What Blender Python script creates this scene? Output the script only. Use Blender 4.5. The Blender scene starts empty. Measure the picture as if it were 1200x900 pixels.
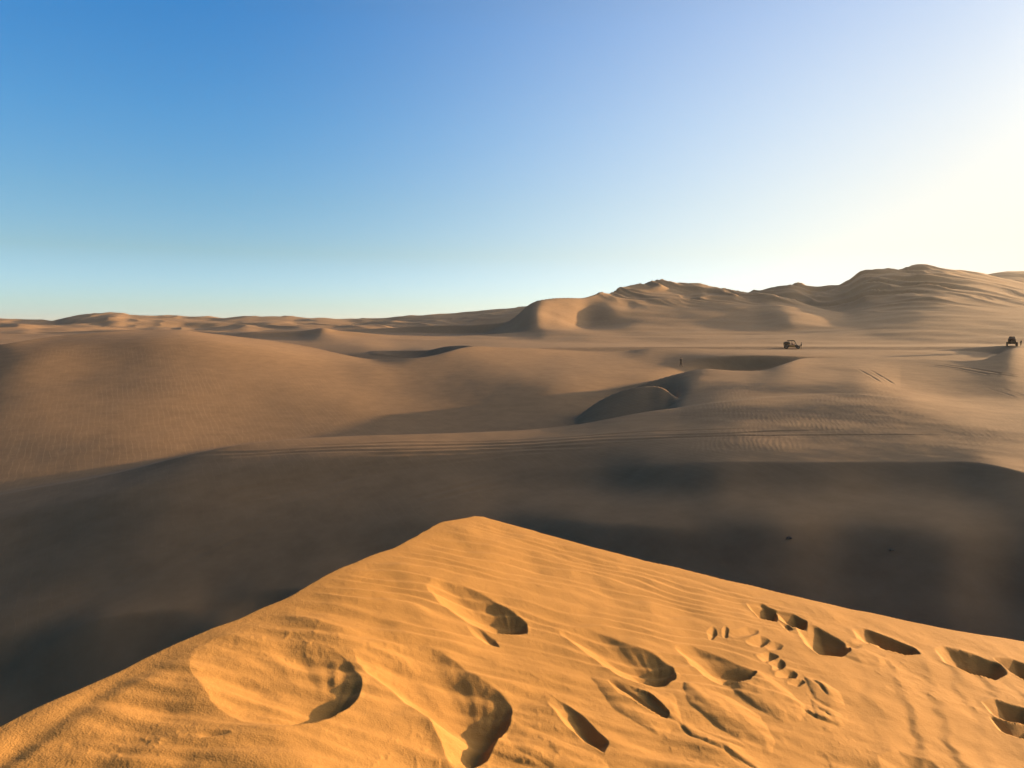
import bpy, bmesh, math, random
import numpy as np
from mathutils import Vector, Matrix

random.seed(4)
SC = bpy.context.scene
COL = SC.collection
R = math.radians

# ------------------------------------------------------------------ camera constants
F_PX = 873.0
PITCH = math.atan((450 - 385) / F_PX)
CP, SP = math.cos(PITCH), math.sin(PITCH)
SKY_STRENGTH, EXPOSURE, CORE = 0.075, 1.6, 20.0
SUN_AZ, SUN_EL = 66.0, 5.5          # degrees right of the view axis, above the horizon


def ray(px, py):
    dx, dy = (px - 600) / F_PX, (450 - py) / F_PX
    return dx, CP + dy * SP, dy * CP - SP


# ------------------------------------------------------------------ noise
def _hash(ix, iy, seed):
    h = (ix.astype(np.int64) * 374761393 + iy.astype(np.int64) * 668265263 + seed * 974634777) & 0xFFFFFFFF
    h = ((h ^ (h >> 13)) * 1274126177) & 0xFFFFFFFF
    h = h ^ (h >> 16)
    return h


def noise(x, y, seed=0):
    ix, iy = np.floor(x), np.floor(y)
    fx, fy = x - ix, y - iy
    u = fx * fx * fx * (fx * (fx * 6 - 15) + 10)
    v = fy * fy * fy * (fy * (fy * 6 - 15) + 10)

    def g(ox, oy):
        a = (_hash(ix + ox, iy + oy, seed) % 4096) * (2 * math.pi / 4096)
        return np.cos(a) * (fx - ox) + np.sin(a) * (fy - oy)
    a = g(0, 0) + u * (g(1, 0) - g(0, 0))
    b = g(0, 1) + u * (g(1, 1) - g(0, 1))
    return (a + v * (b - a)) * 1.5


def fbm(x, y, seed=0, octaves=4, gain=0.5):
    s, amp, f = 0, 1.0, 1.0
    for k in range(octaves):
        s = s + amp * noise(x * f, y * f, seed + k * 17)
        amp *= gain
        f *= 2.03
    return s


# ------------------------------------------------------------------ interpolation
def pchip1(x, y, xq):
    x, y = np.asarray(x, float), np.asarray(y, float)
    h, d = np.diff(x), np.diff(y) / np.diff(x)
    m = np.zeros_like(y)
    m[0], m[-1] = d[0], d[-1]
    for i in range(1, len(x) - 1):
        if d[i - 1] * d[i] > 0:
            w1, w2 = 2 * h[i] + h[i - 1], h[i] + 2 * h[i - 1]
            m[i] = (w1 + w2) / (w1 / d[i - 1] + w2 / d[i])
    xq = np.clip(xq, x[0], x[-1])
    k = np.clip(np.searchsorted(x, xq) - 1, 0, len(x) - 2)
    t = (xq - x[k]) / h[k]
    h00, h10 = (1 + 2 * t) * (1 - t) ** 2, t * (1 - t) ** 2
    h01, h11 = t * t * (3 - 2 * t), t * t * (t - 1)
    return h00 * y[k] + h10 * h[k] * m[k] + h01 * y[k + 1] + h11 * h[k] * m[k + 1]


def smax(a, b, k):
    h = np.maximum(k - np.abs(a - b), 0) / k
    return np.maximum(a, b) + h * h * k * 0.25


def sstep(e0, e1, x):
    t = np.clip((x - e0) / (e1 - e0), 0, 1)
    return t * t * (3 - 2 * t)


class Z:                                    # a knot given by its height instead of its row
    def __init__(self, px, r, z):
        self.px, self.r, self.z = px, r, z


def curve(pts, theta):
    th, rr, ss = [], [], []
    for p in pts:
        if isinstance(p, Z):
            x, y, _ = ray(p.px, 420)
            k = math.hypot(x, y) / y
            th.append(math.atan2(x, y)); rr.append(math.log(p.r * k)); ss.append(p.z / p.r / k)
        else:
            x, y, v = ray(p[0], p[1])
            th.append(math.atan2(x, y)); rr.append(math.log(p[2] * math.hypot(x, y) / y)); ss.append(v / math.hypot(x, y))
    r = np.exp(pchip1(th, rr, theta))
    return r, pchip1(th, ss, theta) * r


def soften(a, n):
    """rounded average along the bearing, three passes"""
    if n < 1:
        return a
    for _ in range(3):
        p = np.pad(a, n, mode='edge')
        c = np.cumsum(np.concatenate([[0.0], p]))
        a = (c[2 * n + 1:] - c[:-2 * n - 1]) / (2 * n + 1)
    return a


def layer(rows, theta, curves, sharp=(), back=0.2, front=0.12, soft=3):
    """curves far -> near; a loft along the distance at every bearing."""
    sf = soft if isinstance(soft, (list, tuple)) else [soft] * len(curves)
    cs = [tuple(soften(q, n) for q in curve(c, theta)) for c, n in zip(curves, sf)][::-1]
    sharp = {len(cs) - 1 - s for s in sharp}
    K = len(cs)
    rk = np.array([c[0] for c in cs]); zk = np.array([c[1] for c in cs])
    for i in range(1, K):
        rk[i] = np.maximum(rk[i], rk[i - 1] * 1.01 + 0.05)
    h, d = np.diff(rk, axis=0), np.diff(zk, axis=0) / np.diff(rk, axis=0)
    ml = np.zeros_like(zk); mr = np.zeros_like(zk)
    for i in range(K):
        if i == 0:
            ml[i] = mr[i] = d[0]
        elif i == K - 1:
            ml[i] = mr[i] = d[-1]
        elif i in sharp:
            ml[i], mr[i] = d[i - 1], d[i]
        else:
            w1, w2 = 2 * h[i] + h[i - 1], h[i] + 2 * h[i - 1]
            with np.errstate(divide='ignore', invalid='ignore'):
                q = (w1 + w2) / (w1 / d[i - 1] + w2 / d[i])
            ml[i] = mr[i] = np.where(d[i - 1] * d[i] > 0, q, 0)
    out = np.empty((len(rows), len(theta)), np.float64)
    rr = rows[:, None]
    out[:] = np.where(rr < rk[0], zk[0] - front * (rk[0] - rr), zk[-1] - back * (rr - rk[-1]))
    for i in range(K - 1):
        i0 = np.searchsorted(rows, rk[i].min()); i1 = np.searchsorted(rows, rk[i + 1].max()) + 1
        sub = rows[i0:i1][:, None]
        t = (sub - rk[i]) / h[i]
        ok = (t >= 0) & (t <= 1)
        z = ((1 + 2 * t) * (1 - t) ** 2 * zk[i] + t * (1 - t) ** 2 * h[i] * mr[i]
             + t * t * (3 - 2 * t) * zk[i + 1] + t * t * (t - 1) * h[i] * ml[i + 1])
        out[i0:i1] = np.where(ok, z, out[i0:i1])
    return out


# ------------------------------------------------------------------ the polar sheet
def geo(a, b, ratio):
    n = max(2, int(math.log(b / a) / math.log(1 + ratio)))
    return np.geomspace(a, b, n, endpoint=False)


TH = np.concatenate([np.radians(np.arange(-180, -44, 2.0)), np.radians(np.arange(-44, 44, 0.062)),
                     np.radians(np.arange(44, 180.1, 2.0))])
ROWS = np.concatenate([geo(0.25, 1.7, 0.04), geo(1.7, 8.5, 0.0027), geo(8.5, 20, 0.012), geo(20, 210, 0.0050),
                       geo(210, 1300, 0.0062), geo(1300, 9000, 0.06), [9000.0]])
X = ROWS[:, None] * np.sin(TH)[None, :]
Y = ROWS[:, None] * np.cos(TH)[None, :]
RR = np.broadcast_to(ROWS[:, None], X.shape)

# base desert floor
BASE = layer(ROWS, TH, [[Z(600, 8000, 0)], [Z(600, 800, -1.5)], [Z(600, 350, -3)], [Z(600, 230, -5.2)],
                        [Z(600, 170, -9)], [Z(600, 110, -13)], [Z(600, 20, -13.5)]] if False else
             [[Z(-300, r, z), Z(1500, r, z)] for r, z in
              ((8000, 0), (800, -1.5), (350, -3), (230, -5.2), (170, -9), (110, -16), (20, -23))])
BASE += 0.004 * np.minimum(RR, 600) * sstep(200, 500, RR) * fbm(X / 90, Y / 60, 5)


def rows_mask(r0, r1):
    return slice(np.searchsorted(ROWS, r0), np.searchsorted(ROWS, r1))


# near valley: the bench, the slip ridge on the right and the basin
NEAR_ROWS = [
    # bench crest
    [(-200, 625, 52), (0, 580, 57), (130, 556, 59), (230, 531, 60), (300, 518.5, 63), (400, 511.5, 66), (500, 508.5, 67), (600, 505, 68),
     (640, 502, 69), (680, 497, 71), (720, 489.5, 73), (760, 482, 76), (800, 477, 78), (850, 471, 79), (900, 466, 82), (1000, 462, 84),
     (1200, 484, 75), (1500, 500, 70)],
    # shelf in front of it
    [(-200, 660, 47), (0, 606, 51), (230, 555, 54.6), (400, 532, 58.2), (560, 525, 60), (700, 514, 60.5), (850, 508, 58.6), (1000, 505, 59),
     (1200, 512, 57.5), (1500, 530, 54)],
    # brink of the slip ridge
    [(-200, 730, 41.4), (0, 655, 45.9), (200, 598, 49.3), (400, 561, 54), (560, 549, 55.2), (700, 546, 53.5), (780, 543, 50), (850, 541, 47.6),
     (950, 541.5, 46.2), (1060, 541.5, 45.4), (1120, 541, 44.6), (1145, 541.5, 43.8), (1170, 546, 42.5), (1200, 554, 41), (1300, 580, 37),
     (1500, 660, 28)],
    # foot of the slip face
    [(-200, 760, 39.4), (0, 690, 42.7), (200, 630, 46.2), (400, 590, 49.8), (560, 572, 51.4), (700, 573, 49.4), (780, 574, 46), (850, 576, 43.5),
     (950, 577, 42.2), (1060, 577, 41.5), (1120, 580, 40.3), (1145, 582, 39.4), (1170, 585, 38.5), (1200, 592, 37.2), (1300, 625, 33.5), (1500, 740, 24)],
    # pale swell
    [(-200, 800, 37.2), (0, 740, 38.6), (200, 680, 41.9), (400, 628, 45.4), (560, 603, 46.6), (700, 610, 42), (800, 618, 39.2), (900, 614, 37.8),
     (1000, 612, 37.6), (1100, 620, 35.6), (1200, 630, 34.5), (1300, 680, 29.5), (1500, 790, 22)],
    # brink of the low mound (left), dark hollow (right)
    [(-200, 880, 33.4), (0, 787, 37), (40, 762, 37.5), (80, 740, 38), (130, 723, 38.6), (190, 716, 39.1), (235, 714, 39.3), (270, 702, 40),
     (300, 694, 40.3), (350, 691, 40.2), (400, 692, 40), (480, 680, 40.7), (560, 655, 41.5), (700, 664, 38), (800, 666, 36.3), (900, 668, 34.8), (1000, 690, 33.2), (1100, 700, 31.4),
     (1200, 705, 31), (1300, 760, 26.5), (1500, 840, 19)],
    # its foot
    [Z(-200, 28, -22), Z(0, 33, -19.6), Z(80, 33.8, -18.9), Z(200, 34.7, -17.9), Z(250, 35, -16.4), Z(300, 36, -17.4), Z(400, 36.4, -17.2), Z(560, 37.5, -15.8),
     Z(700, 33, -13.8), Z(900, 31, -13.4), Z(1100, 27, -13.6), Z(1500, 15, -13)],
    [Z(-200, 16, -22), Z(100, 16, -18.5), Z(600, 13, -16), Z(1500, 11, -13.2)],
]
NEAR = layer(ROWS, TH, NEAR_ROWS, sharp=(2, 5), back=0.16, soft=9)
# only the right half of that brink is a sharp slip edge; on the left the bench rolls over smoothly
_w = sstep(770, 900, 600 + F_PX * np.tan(np.clip(TH, -1.2, 1.2)))[None, :]
NEAR = NEAR * _w + layer(ROWS, TH, NEAR_ROWS, sharp=(5,), back=0.16, soft=12) * (1 - _w)

# the plain on the right with its swell and the front rim of the hollow
PLAIN = layer(ROWS, TH, [
    [Z(560, 100, -19), Z(640, 106, -15), (690, 478, 110), (720, 463, 111), (740, 455, 112), (755, 449, 113), (770, 444.5, 114), (800, 436.5, 116), (825, 432, 118),
     (870, 434.5, 117), (890, 434.5, 117), (915, 427.5, 124), (930, 422.5, 131), (942, 419, 139), (1000, 420.5, 140), (1100, 421, 140), (1140, 424, 135),
     (1170, 415, 142), (1192, 406, 150), (1215, 408, 155), (1300, 412, 160)],
    [Z(560, 92, -19), Z(640, 96, -16), Z(740, 100, -13.5), Z(775, 98, -11.6), (796, 462, 96), (830, 446, 104), (870, 446, 104), (930, 442, 106), (1000, 444, 105),
     (1060, 458, 96), (1120, 470, 90), (1200, 480, 84), (1300, 488, 80)],
    [Z(560, 80, -19), Z(640, 84, -15), Z(720, 88, -12.4), Z(770, 88, -10.6), (800, 469, 88), (900, 459, 90), (1000, 459, 89), (1060, 468, 84), (1120, 482, 78), (1200, 492, 74), (1300, 500, 71)],
    [Z(560, 62, -20), Z(760, 66, -11.5), (800, 500, 66), (900, 494, 68), (1000, 494, 66), (1200, 510, 62), (1300, 520, 60)],
    [Z(560, 50, -24), Z(800, 50, -15), Z(1000, 50, -13.5), Z(1300, 45, -13)],
], sharp=(), back=0.34, front=0.3, soft=5)

# the big dune on the left, the bowl, and the long shoulder behind it
BOWL = layer(ROWS, TH, [
    [(-250, 445, 108), (-60, 412, 121), (0, 404, 124), (60, 394.5, 137), (130, 388.5, 150), (180, 386.3, 165), (205, 386, 166), (240, 390, 166), (300, 397, 163),
     (360, 406, 157), (400, 415, 147), (440, 421.5, 142), (480, 420, 140), (500, 418, 142), (525, 412, 147), (553, 405.2, 156), (580, 406.6, 158), (620, 408, 161),
     (660, 410, 164), (700, 412, 166), (730, 412, 168), (745, 410, 169), (760, 408, 170), (800, 408, 172), (850, 409.4, 174), (915, 409.6, 176), (1000, 409.5, 178),
     (1100, 411, 180), (1300, 412, 180)],
    [(-250, 470, 95), (-60, 430, 111), (0, 417, 114), (60, 406, 123), (130, 397.5, 132), (200, 394.6, 136), (300, 407, 136), (400, 425, 133), (480, 431, 131), (553, 421, 140), (650, 425, 141),
     (740, 423, 149), (790, 423, 150), (820, 418.6, 150), (860, 416.6, 150), (900, 416, 150), (942, 418.3, 149), (1000, 416, 158), (1300, 417, 160)],
    [(-250, 520, 75), (-60, 485, 87.5), (0, 470, 91.5), (60, 452, 100), (130, 440, 106.8), (200, 433, 110.8), (300, 438, 113.8), (400, 455, 110.5), (480, 463, 110), (553, 452, 116), (650, 449, 116), (740, 444, 127),
     (790, 434.5, 136), Z(820, 144, -8.3), Z(870, 144, -8.9), Z(900, 144.5, -8.4), Z(942, 147, -6.0), Z(1000, 148, -6), Z(1300, 150, -6.5)],
    [(-250, 600, 56), (-60, 560, 67), (0, 540, 70.5), (60, 527, 75), (130, 513, 79.5), (200, 503, 83.5), (300, 497, 89.5), (400, 496, 91), (480, 499, 92.5), (553, 490, 97), (650, 484, 98), (740, 474, 106),
     Z(790, 115, -10.2), Z(870, 118, -10), Z(1000, 115, -8.5), Z(1300, 115, -9)],
    [Z(-250, 48, -15), Z(0, 56, -14.5), Z(200, 66, -13.8), Z(553, 78, -13.6), Z(740, 84, -13.2), Z(1000, 90, -12), Z(1300, 90, -12)],
], sharp=(), back=0.10, front=0.35, soft=[9, 22, 30, 48, 48])

# the tongue of sand inside the bowl: grey lobe behind, slip face in front
LOBE = layer(ROWS, TH, [
    [Z(545, 100, -16), (585, 490, 101), (610, 480, 104), (635, 471, 107), (660, 465, 109), (690, 460.5, 111), (715, 456.5, 113), (745, 450, 115), (775, 445, 117), Z(820, 118, -13), Z(900, 118, -18)],
    [Z(545, 95, -16), (585, 492.5, 98.5), (610, 488, 101), (635, 488, 100), (655, 485, 101), (690, 471, 106.5), (715, 463, 110), (745, 454, 113), (775, 448, 115.5), Z(820, 114, -13), Z(900, 114, -18)],
    [Z(545, 90, -16), Z(610, 98, -12.7), Z(635, 97, -13), Z(655, 98, -13.2), Z(690, 103, -12.6), Z(715, 106, -12.2), Z(745, 109, -11.4), Z(775, 111.5, -10.8), Z(820, 110, -14), Z(900, 110, -18)],
    [Z(545, 85, -16), Z(650, 90, -14), Z(745, 98, -13.2), Z(775, 100, -12.6), Z(820, 100, -15), Z(900, 100, -18)],
], sharp=(1, 2), back=0.3)
TONGUE = layer(ROWS, TH, [
    [Z(600, 92, -18), Z(650, 94, -14), (672, 492, 96), (700, 471, 98), (720, 461, 99), (740, 454.5, 99.5), (760, 452, 99.5), (775, 453.5, 98), (784, 459, 96), (791, 465, 93), (810, 470, 91), Z(850, 92, -12), Z(900, 92, -18)],
    [Z(600, 78, -18), Z(650, 79, -14.8), Z(690, 80, -13.6), Z(740, 81, -12.8), Z(765, 82, -12), Z(784, 84, -10.8), (791, 470, 90), (810, 475, 88), Z(850, 85, -12), Z(900, 85, -18)],
], sharp=(0, 1), back=0.5, front=0.1)

# middle-distance ridges
MID = layer(ROWS, TH, [
    [Z(100, 300, -8), (230, 398, 300), (270, 391.5, 302), (300, 388.6, 305), (345, 388, 306), (368, 385.8, 306), (378, 384.2, 306), (392, 386.8, 308), (420, 389.5, 312), (470, 392.6, 318),
     (520, 394, 325), (560, 393, 335), (600, 390.5, 345), (640, 389, 350), (800, 391, 350), (1300, 391, 350)],
    [Z(100, 285, -9), (230, 401, 285), (270, 397, 285), (300, 396, 284), (345, 396, 284), (378, 393, 280), (420, 396, 285), (470, 398, 290), (600, 397, 300), (800, 397, 300), (1300, 397, 300)],
    [Z(100, 235, -9), (230, 405, 235), (345, 403, 235), (420, 403, 232), (470, 405, 232), (600, 403, 235), (800, 404, 235), (1300, 404, 235)],
    [Z(100, 190, -9), Z(470, 190, -6), Z(500, 190, -5.5), Z(800, 200, -4.9), Z(1300, 205, -5.2)],
], back=0.06)
# hollow behind the shoulder, and its slip face
NOOK = layer(ROWS, TH, [
    [Z(400, 195, -9), (440, 411, 195), (470, 410.8, 190), (500, 410.5, 184), (515, 407.5, 180), (530, 405.2, 176), (545, 404.8, 172), (556, 405.6, 166), (575, 408, 165), Z(640, 166, -7)],
    [Z(400, 190, -10), (440, 414.5, 188), (470, 418, 182), (500, 420, 176), (515, 417, 172), (530, 413, 169), (545, 408.5, 167), (556, 407, 163), (575, 410, 161), Z(640, 160, -8)],
], sharp=(0, 1), back=0.05, front=0.3)
# slip face below the second car
REAR_NOOK = layer(ROWS, TH, [
    [Z(1000, 185, -8), (1060, 411.5, 185), (1110, 409.5, 185), (1140, 407.5, 182), (1165, 405.6, 178), (1185, 404.8, 172), (1200, 405.5, 170), (1240, 408, 170), (1400, 413, 170)],
    [Z(1000, 176, -10), (1060, 414, 178), (1110, 418.5, 174), (1140, 421, 168), (1165, 417, 165), (1185, 411, 162), (1200, 408, 162), (1240, 411, 160), (1400, 416, 160)],
], sharp=(0, 1), back=0.03, front=0.3)

# dark slip ridge left of the lit peak
DARKR = layer(ROWS, TH, [
    [Z(330, 480, -4), (395, 387, 480), (430, 385.6, 480), (470, 383.5, 478), (500, 381.6, 472), (540, 380.3, 462), (575, 379.5, 450), (600, 376, 440), (615, 372, 430), Z(650, 430, 3), Z(700, 430, -6)],
    [Z(330, 462, -6), (395, 391, 462), (430, 391, 460), (470, 392, 456), (500, 393, 448), (540, 393.5, 436), (575, 393, 424), (600, 391, 415), (615, 389, 405), Z(650, 405, -3), Z(700, 405, -8)],
], sharp=(0, 1), back=0.03, front=0.25)

# lit peak and the long slope under it
PEAK = layer(ROWS, TH, [
    [Z(500, 500, -8), Z(560, 470, -3), (588, 381, 450), (604, 371, 445), (618, 358.5, 442), (628, 352.5, 444), (640, 350, 450), (655, 348.6, 460), (680, 349, 475), (700, 344, 500), (722, 339, 545), (740, 335.4, 572),
     (756, 332, 590), (771, 328.6, 600), (788, 330, 605), (806, 333, 605), (820, 332.5, 600), (832, 336, 592), (850, 336.5, 584), (862, 339.5, 572), (880, 342, 560), (905, 345.5, 530), (930, 352, 518), (960, 361, 500),
     (1000, 368, 480), (1060, 375, 460), (1200, 384, 440), Z(1400, 440, -4)],
    [Z(500, 470, -8), Z(560, 435, -4), (588, 386, 410), (604, 380, 405), (616, 371, 400), (626, 365, 402), (645, 362.5, 420), (668, 364, 432), (690, 367, 440), (712, 364, 440), (745, 359.5, 462), (780, 355, 485), (830, 355, 484), (880, 358, 470), (930, 364, 428),
     (1000, 374, 425), (1200, 387, 410), Z(1400, 400, -4)],
    [Z(500, 420, -8), Z(560, 395, -6), (588, 392, 375), (606, 388, 368), (618, 383, 362), (628, 380, 362), (650, 379, 375), (690, 384, 390), (705, 383, 388), (745, 378.5, 390), (800, 376, 398), (880, 377, 388), (930, 380, 355), (1000, 384, 355), (1200, 391, 370), Z(1400, 360, -5)],
    [Z(500, 360, -8), Z(560, 350, -6), (600, 394, 335), (640, 390, 325), (700, 389.5, 330), (800, 389, 335), (930, 390, 330), (1000, 391, 325), (1200, 394, 315), Z(1400, 310, -5)],
    [Z(500, 260, -9), Z(600, 240, -6.2), Z(800, 240, -5.6), Z(1400, 240, -6)],
], sharp=(), back=0.25)

# far right massif
MASSIF = layer(ROWS, TH, [
    [Z(780, 700, -3), (845, 347, 700), (880, 342.3, 700), (905, 337.5, 705), (918, 332.5, 710), (926, 329.6, 710), (936, 332, 715), (950, 335.4, 720), (968, 334.5, 720), (984, 333, 720), (998, 325, 710), (1012, 317.2, 700),
     (1026, 316.6, 700), (1044, 314.2, 705), (1062, 313.4, 710), (1075, 310.6, 715), (1083, 309.8, 715), (1098, 313, 710), (1130, 317, 700), (1165, 322.5, 690), (1200, 329, 680), (1300, 346, 660), Z(1500, 640, 4)],
    [Z(780, 620, -3), (845, 358, 620), (890, 352, 625), (926, 346, 630), (960, 350, 630), (990, 347, 610), (1020, 336, 585), (1060, 333, 575), (1083, 330, 572), (1130, 334, 560), (1200, 345, 540), (1300, 358, 520), Z(1500, 560, 2)],
    [Z(780, 540, -3), (845, 371, 540), (926, 365, 540), (975, 366, 510), (1020, 360, 475), (1083, 355, 450), (1130, 357, 440), (1200, 362, 430), (1300, 370, 420), Z(1500, 480, 0)],
    [Z(780, 430, -3.5), (960, 378, 400), (1083, 376, 345), (1200, 378, 340), (1300, 382, 335), Z(1500, 400, -2)],
    [Z(780, 250, -5.5), Z(1083, 250, -4.6), Z(1300, 250, -4.6)],
], back=0.3)

# far ridges on the skyline
def far(crest, r, depth, drop, back=0.08):
    c = [(p[0], p[1], r) if not isinstance(p, Z) else Z(p.px, r, p.z) for p in crest]
    f = []
    for p in c:
        if isinstance(p, Z):
            f.append(Z(p.px, r - depth, p.z - drop))
        else:
            x, y, v = ray(p[0], p[1])
            f.append(Z(p[0], r - depth, v / y * r - drop))
    return layer(ROWS, TH, [c, f], back=back, front=0.12)


FARS = [
    far([(-400, 384, 0), (-120, 379, 0), (0, 379.6, 0), (30, 379.4, 0), (52, 381.5, 0), (90, 384, 0), (140, 387, 0), Z(300, 0, -8)], 560, 150, 6),
    far([(-400, 380, 0), (-100, 381, 0), (40, 380.5, 0), (58, 376.5, 0), (74, 372, 0), (90, 369, 0), (104, 367.8, 0), (118, 367, 0), (130, 366, 0), (140, 366.3, 0), (150, 368, 0), (170, 369, 0), (200, 370, 0), (230, 371.2, 0),
         (262, 372, 0), (300, 371.5, 0), (318, 371.4, 0), (340, 372, 0), (380, 373.4, 0), (420, 374.5, 0), (460, 374.5, 0), Z(600, 0, -4)], 900, 180, 9),
    far([(200, 379, 0), (262, 373.5, 0), (290, 370.8, 0), (302, 370.4, 0), (320, 371.8, 0), (335, 370.2, 0), (350, 370.8, 0), (380, 373.6, 0), (410, 374, 0), (450, 372.6, 0), Z(560, 0, -2)], 1080, 160, 8),
    far([(380, 376, 0), (430, 374.2, 0), (455, 371.6, 0), (470, 369.6, 0), (490, 368.6, 0), (505, 367.6, 0), (525, 367.2, 0), (550, 365, 0), (570, 363, 0), (590, 361.4, 0), (610, 359.6, 0), (640, 357, 0), Z(800, 0, 0)], 980, 260, 14),
    far([(360, 381, 0), (410, 379.5, 0), (440, 377, 0), (452, 375.5, 0), (470, 374.5, 0), (500, 374.3, 0), (540, 375.2, 0), (600, 374, 0), Z(720, 0, -2)], 760, 120, 7),
    far([(240, 384, 0), (300, 380.5, 0), (360, 380, 0), (400, 381.5, 0), (430, 381, 0), Z(520, 0, -6)], 620, 110, 6),
    far([Z(1050, 0, 0), (1130, 326, 0), (1150, 321.5, 0), (1163, 318.4, 0), (1180, 317.4, 0), (1210, 317.6, 0), (1300, 318.5, 0), (1400, 330, 0)], 1150, 200, 20),
]

# gullies and secondary ridges on the far dunes
wx, wy = X + 18 * fbm(X / 60, Y / 60, 31, 2), Y + 18 * fbm(X / 60, Y / 60, 37, 2)
RID = 1 - 2 * np.abs(noise(wx / 34 + wy / 90, wy / 110 - wx / 200, 41))
RID2 = 1 - 2 * np.abs(noise(wx / 15 + wy / 40, wy / 60 - wx / 90, 47))
def hgt_amt(L, lo, hi):
    return sstep(lo, hi, L)
PEAK += hgt_amt(PEAK, 8, 26) * (2.0 * RID + 0.9 * RID2 - 1.3) * sstep(655, 720, 600 + F_PX * X / np.maximum(Y, 1)) 
MASSIF += hgt_amt(MASSIF, 4, 26) * (3.0 * RID + 1.2 * RID2 - 2.0) * (1 - 0.75 * sstep(1075, 1140, 600 + F_PX * X / np.maximum(Y, 1)))

TER = smax(BASE, NEAR, 0.5)
for L, k in ((PLAIN, 0.5), (BOWL, 0.6), (LOBE, 0.25), (TONGUE, 0.2), (MID, 0.5), (NOOK, 0.15), (REAR_NOOK, 0.15), (DARKR, 0.3), (PEAK, 0.8), (MASSIF, 1.0)):
    TER = smax(TER, L, k)
for L in FARS:
    L = L + (1.0 * fbm(X / 70 + Y / 300, Y / 120, 61, 3) + 1.5 * (1 - 2 * np.abs(noise(wx / 48 + wy / 160, wy / 150, 67))) - 0.8) * sstep(480, 650, RR)
    TER = smax(TER, L, 1.0)

# wind ripples on the plain and on the low flank of the big dune
PXG = 600 + F_PX * X / np.maximum(Y, 1)
_s = rows_mask(46, 150)
rx, ry, rr_ = X[_s], Y[_s], RR[_s]
wv = 0.30 * fbm(rx / 1.6, ry / 3.6, 111, 3) + 0.4 * noise(rx / 8, ry / 12, 119)
ph = (rx * 0.93 - ry * 0.20 + wv * 0.8) / (0.24 + 0.0018 * rr_)
rr_f = ph - np.floor(ph)
rp_ = np.where(rr_f < 0.68, rr_f / 0.68, (1 - rr_f) / 0.32) - 0.5
patch = np.clip(0.55 + 0.9 * fbm(rx / 9, ry / 14, 115, 4), 0.1, 1)
zone = sstep(720, 860, PXG[_s]) * sstep(49.5, 52.5, Y[_s]) * (1 - sstep(82, 118, Y[_s]))
zone = zone + 0.8 * sstep(-40, 40, PXG[_s]) * (1 - sstep(190, 330, PXG[_s])) * sstep(70, 76, Y[_s]) * (1 - sstep(88, 104, Y[_s]))
RIPPLE = 0.011 * rp_ * patch * zone
TER[_s] += RIPPLE

# gentle natural unevenness
TER += 0.018 * fbm(X / 7, Y / 9, 71, 3) * sstep(14, 40, RR) * (1 - sstep(200, 400, RR))
TER += 0.35 * fbm(X / 38, Y / 30, 73, 2) * sstep(200, 320, RR)


# ------------------------------------------------------------------ tyre tracks pressed into the bench and the plain
def hit(px, py, rmin=12.0):
    """where the sight line through a photo pixel first meets the sheet"""
    x, y, v = ray(px, py)
    h = math.hypot(x, y)
    j = int(np.argmin(np.abs(TH - math.atan2(x, y))))
    i0 = np.searchsorted(ROWS, rmin)
    d = TER[i0:, j] - v / h * ROWS[i0:]
    k = int(np.argmax(d > 0))
    r = ROWS[i0 + k]
    if k > 0:
        a, b = d[k - 1], d[k]
        r = ROWS[i0 + k - 1] + (ROWS[i0 + k] - ROWS[i0 + k - 1]) * (-a / (b - a))
    return x / h * r, y / h * r


def world(px, py, r):
    return np.array(hit(px, py))


def seg_dist(px, py, pts):
    """nearest distance, signed side (+ = left of travel) and arc position along a polyline"""
    best = np.full(px.shape, 1e18); side = np.zeros(px.shape); arc = np.zeros(px.shape)
    s0 = 0.0
    for a, b in zip(pts[:-1], pts[1:]):
        d = b - a
        L = math.hypot(*d)
        t = np.clip(((px - a[0]) * d[0] + (py - a[1]) * d[1]) / (L * L), 0, 1)
        ex, ey = px - a[0] - t * d[0], py - a[1] - t * d[1]
        q = ex * ex + ey * ey
        m = q < best
        best = np.where(m, q, best)
        side = np.where(m, np.sign(d[0] * ey - d[1] * ex), side)
        arc = np.where(m, s0 + t * L, arc)
        s0 += L
    return np.sqrt(best), side, arc


def track(pts, width=0.16, depth=0.07, gap=0.0):
    global TER
    P = [world(*p) for p in pts]
    rs = [math.hypot(*p) for p in P]
    r0, r1 = min(rs) - 4, max(rs) + 4
    sl = rows_mask(r0, r1)
    ts = [math.atan2(p[0], p[1]) for p in P]
    c0, c1 = np.searchsorted(TH, min(ts) - 0.02), np.searchsorted(TH, max(ts) + 0.02)
    x, y = X[sl, c0:c1], Y[sl, c0:c1]
    d, s, arc = seg_dist(x, y, P)
    L = arc.max()
    fade = sstep(0, 0.12 * L, arc) * (1 - sstep(0.88 * L, L, arc)) * (0.65 + 0.5 * noise(arc / 6, arc * 0 + len(pts), 5))
    for off in ((-gap / 2, gap / 2) if gap else (0.0,)):
        e = (d * s - off) / width
        TER[sl, c0:c1] += fade * depth * (-np.exp(-e * e) + 0.55 * np.exp(-(np.abs(e) - 1.9) ** 2 * 1.5))


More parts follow.
